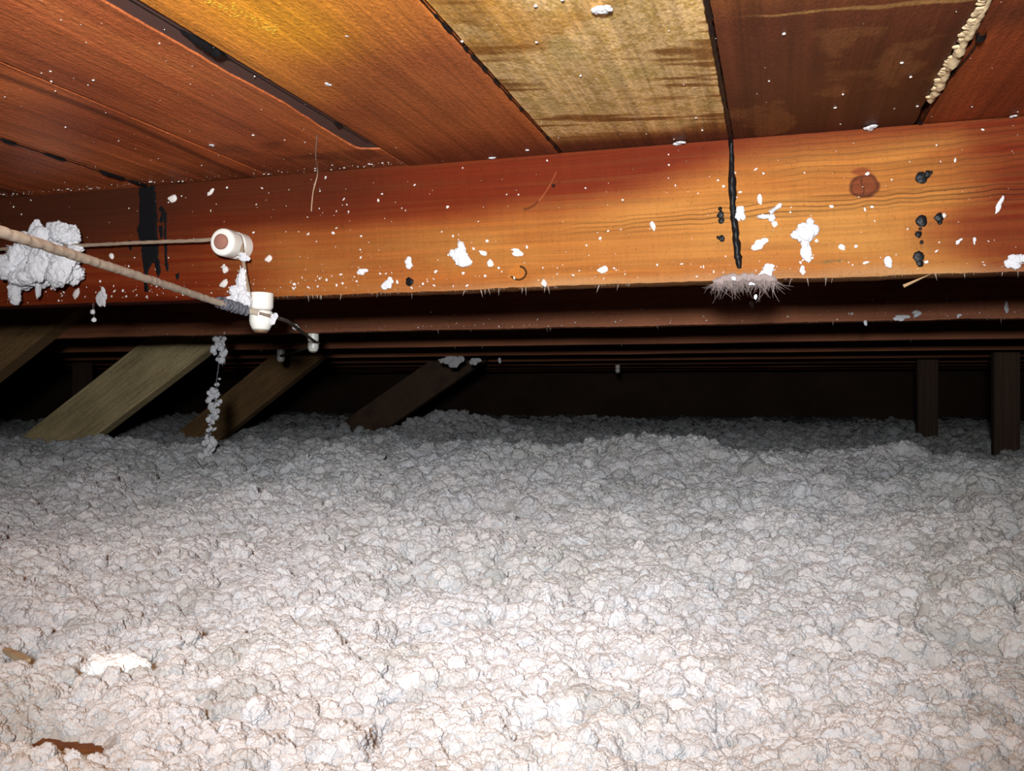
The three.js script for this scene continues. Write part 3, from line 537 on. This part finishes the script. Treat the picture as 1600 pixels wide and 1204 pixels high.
function farKnob(x, z, r, l, label) { const k = base('porcelain_knob', x, HB + 0.001, z); knobShape(r, l, true, k, r * 0.6); k.rotation.x = Math.PI; tag(k, label, 'insulator', 'porcelain wiring knobs'); }
farKnob(-0.8772, -1.541, 0.0108, 0.036, 'small white porcelain knob under the second joist where the wire ends its bright run');
farKnob(-1.3262, -2.151, 0.0108, 0.034, 'dim grey porcelain knob under the third joist, left of the brighter small one');
farKnob(-0.6960, faceZ(5) - 0.019, 0.0110, 0.036, 'tiny distant porcelain knob under a far joist in the middle of the dark');

function wireGeometry(pts, r, seed, steps, fuzz = 0.25) {
  const c = new THREE.CatmullRomCurve3(pts.map((p) => V(...p)), false, 'centripetal'), g = new THREE.TubeGeometry(c, steps, r, 10, false), p = g.attributes.position;
  for (let j = 0; j <= steps; j++) { const q = c.getPointAt(j / steps); for (let i = 0; i <= 10; i++) { const k = j * 11 + i, f = 1 + fuzz * (n3(j * 0.5, i % 10 * 0.9, seed) - 0.5); p.setXYZ(k, q.x + (p.getX(k) - q.x) * f, q.y + (p.getY(k) - q.y) * f, q.z + (p.getZ(k) - q.z) * f); } }
  g.computeVertexNormals(); return g;
}
{
  const w = base('cloth_wire');
  mesh('wire_run', wireGeometry([[-0.395, 0.0925, -0.22], [-0.4302, 0.0947, -0.3397], [-0.4594, 0.0971, -0.4249], [-0.5059, 0.1002, -0.5362], [-0.5605, 0.1005, -0.6973], [-0.594, 0.0975, -0.82], [-0.5945, 0.0930, -0.870], [-0.587, 0.0905, -0.8865], [-0.577, 0.0880, -0.8890]], 0.0037, 1, 260, 0.3), clothMat, w);
  const f = mesh('wire_run', wireGeometry([[-0.577, 0.0880, -0.8890], [-0.5695, 0.0858, -0.8950], [-0.5685, 0.0850, -0.905], [-0.60, 0.0870, -0.985], [-0.72, 0.0900, -1.23], [-0.855, 0.0915, -1.510], [-0.8655, 0.0910, -1.537], [-0.872, 0.0905, -1.554], [-0.905, 0.090, -1.60], [-1.10, 0.089, -1.85], [-1.318, 0.0905, -2.139], [-1.322, 0.0900, -2.165], [-1.36, 0.09, -2.22], [-1.42, 0.09, -2.28]], 0.0024, 2, 300, 0.4), darkClothMat, w); f.userData = { label: 'thinner dark stretch of wire running back to the far knobs' };
  const t = mesh('tape_wrap', wireGeometry([[-0.5985, 0.0975, -0.843], [-0.5945, 0.0935, -0.868], [-0.590, 0.0915, -0.882]], 0.0062, 3, 60, 0.7), tapeMat, w); t.userData = { label: 'lumpy dark grey tape wrapped round the wire' };
  tag(w, 'thick beige cloth covered wire slanting from the left edge to the upright knob and back', 'wire');
  const l = base('cloth_wire');
  mesh('wire_run', wireGeometry([[-1.25, 0.1812, -0.885], [-0.9545, 0.1795, -0.885], [-0.7282, 0.1775, -0.885], [-0.6423, 0.1772, -0.889], [-0.628, 0.1795, -0.8925], [-0.6157, 0.1838, -0.8925], [-0.6055, 0.1800, -0.8925], [-0.6020, 0.1720, -0.8910], [-0.5985, 0.1600, -0.8875], [-0.5955, 0.1438, -0.8865], [-0.592, 0.125, -0.8865], [-0.588, 0.1054, -0.8870], [-0.589, 0.0945, -0.8830]], 0.0022, 5, 300, 0.4), new THREE.MeshStandardMaterial({ color: new THREE.Color(0.27, 0.19, 0.13), roughness: 1 }), l);
  tag(l, 'thin brown wire along the joist, looped over the outward facing knob and down', 'wire');
}
{ // fluff on the wires
  const R = rng(77), gs = [];
  const put = (n, f) => { for (let i = 0; i < n; i++) gs.push(f(i)); };
  put(26, (i) => blob(800 + i, (R() - 0.55) * 0.10, (R() - 0.5) * 0.035 - 0.012, (R() - 0.5) * 0.03, 0.010 + 0.010 * R(), 0.009 + 0.008 * R(), 0.009, 12));
  put(8, (i) => blob(840 + i, 0.015 + (R() - 0.3) * 0.045, 0.016 + 0.012 * R(), (R() - 0.5) * 0.02, 0.008 + 0.006 * R(), 0.007 + 0.006 * R(), 0.006, 12));
  gs.push(blob(860, -0.014, 0.030, 0, 0.006, 0.011, 0.004, 5, -0.5), blob(861, -0.008, 0.036, 0, 0.005, 0.007, 0.004), blob(862, -0.035, 0.024, 0, 0.010, 0.005, 0.004, 5, 0.3), blob(863, -0.045, -0.045, 0, 0.007, 0.010, 0.005), blob(864, -0.042, -0.055, 0, 0.006, 0.007, 0.005), blob(865, -0.006, -0.042, 0, 0.003, 0.011, 0.003), blob(866, 0.020, -0.034, 0, 0.003, 0.010, 0.003), blob(867, 0.052, 0.003, 0, 0.010, 0.005, 0.005), blob(868, 0.045, -0.018, 0, 0.010, 0.006, 0.005));
  put(16, (i) => { const a = R() * 6.283; return wisp(Math.cos(a) * 0.04, Math.sin(a) * 0.022, 0, Math.cos(a) * 0.02, Math.sin(a) * 0.018, 0.004 * (R() - 0.5), 0.0025, 900 + i); });
  const o = mesh('insulation_wad', mergeGeometries(gs.map((g) => g.index ? g.toNonIndexed() : g)), lintMat); o.position.set(-0.888, 0.170, -0.884); tag(o, 'big white wad of fluffy insulation caught on the thin wire at the left edge', 'insulation');
  const gb = [blob(870, 0, 0, 0, 0.006, 0.012, 0.005), blob(871, -0.004, -0.010, 0.002, 0.009, 0.008, 0.006), blob(872, -0.010, -0.019, 0.003, 0.012, 0.005, 0.006, 5, 0.4), blob(873, 0.004, -0.016, 0.003, 0.008, 0.007, 0.006), blob(874, 0.001, 0.012, 0, 0.004, 0.006, 0.003), blob(875, 0.008, -0.022, 0.004, 0.006, 0.006, 0.005), wisp(-0.014, -0.019, 0.003, -0.016, -0.009, 0.002, 0.003, 31), wisp(0, 0.01, 0, -0.003, 0.012, 0, 0.002, 32)];
  const b = mesh('lint_tuft', mergeGeometries(gb.map((g) => g.index ? g.toNonIndexed() : g)), lintMat); b.position.set(-0.5975, 0.1225, -0.886); tag(b, 'white lint gathered where the thin wire meets the thick wire above the upright knob', 'lint');
  tuft(-0.5945, 0.1525, -0.8855, 0.020, 0.012, 4, 'forked lint tuft on the thin wire just under the outward facing knob', null, -0.4);
  tuft(-0.5630, 0.0815, -0.8990, 0.013, 0.014, 1, 'round lint tuft on the wire at the right side of the upright knob', null, 0.2);
  tuft(-0.700, 0.0925, -1.178, 0.018, 0.011, 4, 'small lint tuft on the thin wire midway between the two white hanging knobs', null, -0.5);
}
// hairy dust clump on the joist's lower edge, under the tar drip
{
  const R = rng(31), gs = [];
  for (let i = 0; i < 9; i++) { const x = (i / 8 - 0.5) * 0.050; gs.push(blob(950 + i, x, 0.002 - 7 * x * x + 0.003 * (R() - 0.5), 0.002, 0.0050, 0.0032, 0.0032, 9)); }
  for (let i = 0; i < 300; i++) { const x = (R() - 0.5) * 0.058, a = -1.57 + (R() - 0.5) * 2.6, l = 0.009 + 0.020 * R() * R(); gs.push(wisp(x, 0.002 * R() - 5 * x * x, 0.004 * R(), Math.cos(a) * l, Math.sin(a) * l, 0.004 * (R() - 0.3), 0.00036, 1000 + i)); }
  const o = mesh('dust_clump', mergeGeometries(gs.map((g) => g.index ? g.toNonIndexed() : g)), dustyMat); o.position.set(-0.0300, 0.1110, faceZ(0) + 0.001); tag(o, 'hairy greyish pink dust clump on the joist edge under the narrow tar drip', 'dust');
  tuft(-0.0405, 0.1105, faceZ(0) + 0.0085, 0.007, 0.006, 5, 'bright lint dot on the left of the hairy dust clump', 'lint on the dust clump'); tuft(-0.0215, 0.1045, faceZ(0) + 0.0085, 0.008, 0.004, 7, 'slanted bright flake on the right of the hairy dust clump', 'lint on the dust clump', -0.5); tuft(-0.0195, 0.0920, faceZ(0) + 0.003, 0.005, 0.007, 5, 'bright flake dangling at the bottom of the hairy dust clump', 'lint on the dust clump', -0.3);
}
// hanging strand with fluff, from the second joist down to the insulation
{
  const pts = [[-1.086, HB + 0.001, -1.545], [-1.0928, 0.1015, -1.545], [-1.0943, 0.0779, -1.545], [-1.0973, 0.0489, -1.545], [-1.1019, 0.0226, -1.545], [-1.1049, -0.017, -1.545], [-1.1125, -0.05, -1.545], [-1.1156, -0.0764, -1.545], [-1.1232, -0.1096, -1.545], [-1.1278, -0.1361, -1.545], [-1.1250, -0.180, -1.545]];
  const s = base('hanging_strand'); tag(s, 'dark strand hanging from the second joist, strung with grey white lint', 'strand');
  mesh('thread', wireGeometry(pts, 0.0014, 41, 120, 0.8), tapeMat, s);
  const R = rng(91), c = new THREE.CatmullRomCurve3(pts.map((p) => V(...p)));
  const put = (t, n, w, h) => { const q = c.getPointAt(t), gs = []; for (let i = 0; i < n; i++) gs.push(blob(1200 + t * 977 + i, (R() - 0.5) * w, (R() - 0.5) * h, (R() - 0.5) * w * 0.6, w * (0.14 + 0.16 * R()), w * (0.10 + 0.16 * R()), w * 0.16, 8, R() * 3)); for (let i = 0; i < n; i++) { const a = R() * 6.283; gs.push(wisp(0, (R() - 0.5) * h, 0, Math.cos(a) * w * (0.3 + 0.4 * R()), Math.sin(a) * w * 0.4 - 0.003, 0, 0.0014, 1500 + t * 331 + i)); } const m = mesh('lint_clump', mergeGeometries(gs.map((g) => g.index ? g.toNonIndexed() : g)), lintMat, s); m.position.copy(q); };
  put(0.045, 6, 0.024, 0.014); put(0.125, 12, 0.028, 0.036); put(0.335, 3, 0.012, 0.016); put(0.43, 8, 0.026, 0.022); put(0.50, 7, 0.024, 0.024); put(0.58, 8, 0.024, 0.028); put(0.66, 6, 0.018, 0.026); put(0.745, 10, 0.028, 0.030); put(0.83, 12, 0.032, 0.034); put(0.91, 12, 0.028, 0.036);
}
{ // cobweb strands
  const webMat = new THREE.MeshStandardMaterial({ color: new THREE.Color(0.42, 0.28, 0.18), roughness: 1 });
  tag(mesh('cobweb_strand', wireGeometry([[-0.4366, HT - 0.0004, -0.775], [-0.478, HT - 0.0006, -0.845], [-0.513, HT - 0.004, -0.9102], [-0.519, 0.230, -0.9110], [-0.5214, 0.208, -0.9113]], 0.0007, 51, 60, 0.8), webMat), 'thin pale cobweb thread bent from the ceiling down the joist, above the outward knob', 'cobweb');
}
for (const [x, y, z, l] of [[-0.838, 0.0985, -0.915, 'upper dangling lint dot in the dark left of the wide brace'], [-0.836, 0.0880, -0.915, 'lower dangling lint dot in the dark left of the wide brace']]) {
  const g = base('dangling_lint', x, y, z); mesh('thread', new THREE.CylinderGeometry(0.00025, 0.00025, HB - y + 0.002, 5).translate(0, (HB - y) / 2, 0), darkClothMat, g);
  const m = mesh('lint_dot', lumpGeometry(1900 + y * 999, 3, 1.2).scale(0.0028, 0.0028, 0.0024), lintMat, g); tag(g, l, 'lint', 'dangling lint dots');
}
// things lying on the insulation near the lens
{
  const gs = [], R = rng(17); for (let i = 0; i < 22; i++) gs.push(blob(1600 + i, (R() + R() - 1) * 0.013, 0.004 * R(), (R() + R() - 1) * 0.010, 0.005 + 0.004 * R(), 0.0045 + 0.002 * R(), 0.005 + 0.002 * R(), 13));
  const o = mesh('insulation_wad', mergeGeometries(gs), new THREE.MeshStandardMaterial({ color: new THREE.Color(0.72, 0.72, 0.73), roughness: 1 })); o.position.set(-0.352, ground(-0.352, -0.402) + 0.0015, -0.402); tag(o, 'brightest white wad lying on the insulation at the lower left', 'insulation');
  const s = new THREE.BoxGeometry(0.034, 0.003, 0.006, 12, 2, 2), p = s.attributes.position; for (let i = 0; i < p.count; i++) p.setXYZ(i, p.getX(i), p.getY(i) * (1 - 0.25 * Math.abs(p.getX(i)) / 0.017) + 0.0008 * n2(p.getX(i) * 200, p.getZ(i) * 300, 4), p.getZ(i) * (1 - 0.35 * Math.abs(p.getX(i)) / 0.017)); s.computeVertexNormals();
  const w = mesh('wood_sliver', s, new THREE.MeshStandardMaterial({ color: new THREE.Color(0.36, 0.27, 0.17), roughness: 0.9 })); w.position.set(-0.445, ground(-0.445, -0.424) + 0.010, -0.424); w.rotation.y = -0.42; tag(w, 'grey brown wood sliver lying on the insulation at the left edge', 'sliver');
  const b = new THREE.BoxGeometry(0.05, 0.02, 0.020, 20, 3, 4), q = b.attributes.position, uv = b.attributes.uv; for (let i = 0; i < q.count; i++) { uv.setXY(i, q.getX(i) * 6, q.getZ(i) * 20); q.setY(i, q.getY(i) + 0.0015 * (n2(q.getX(i) * 90, q.getZ(i) * 200, 5) - 0.5)); } b.computeVertexNormals();
  const e = mesh('wood_offcut', b, new THREE.MeshStandardMaterial({ color: 0x8a5a2c, map: braceMap, roughness: 0.9 })); e.position.set(-0.318, swell(-0.316, -0.345) + 0.011, -0.346); e.rotation.y = 0.1; tag(e, 'dark brown wood showing through the insulation at the bottom left', 'wood');
}
renderer.render(scene, camera);
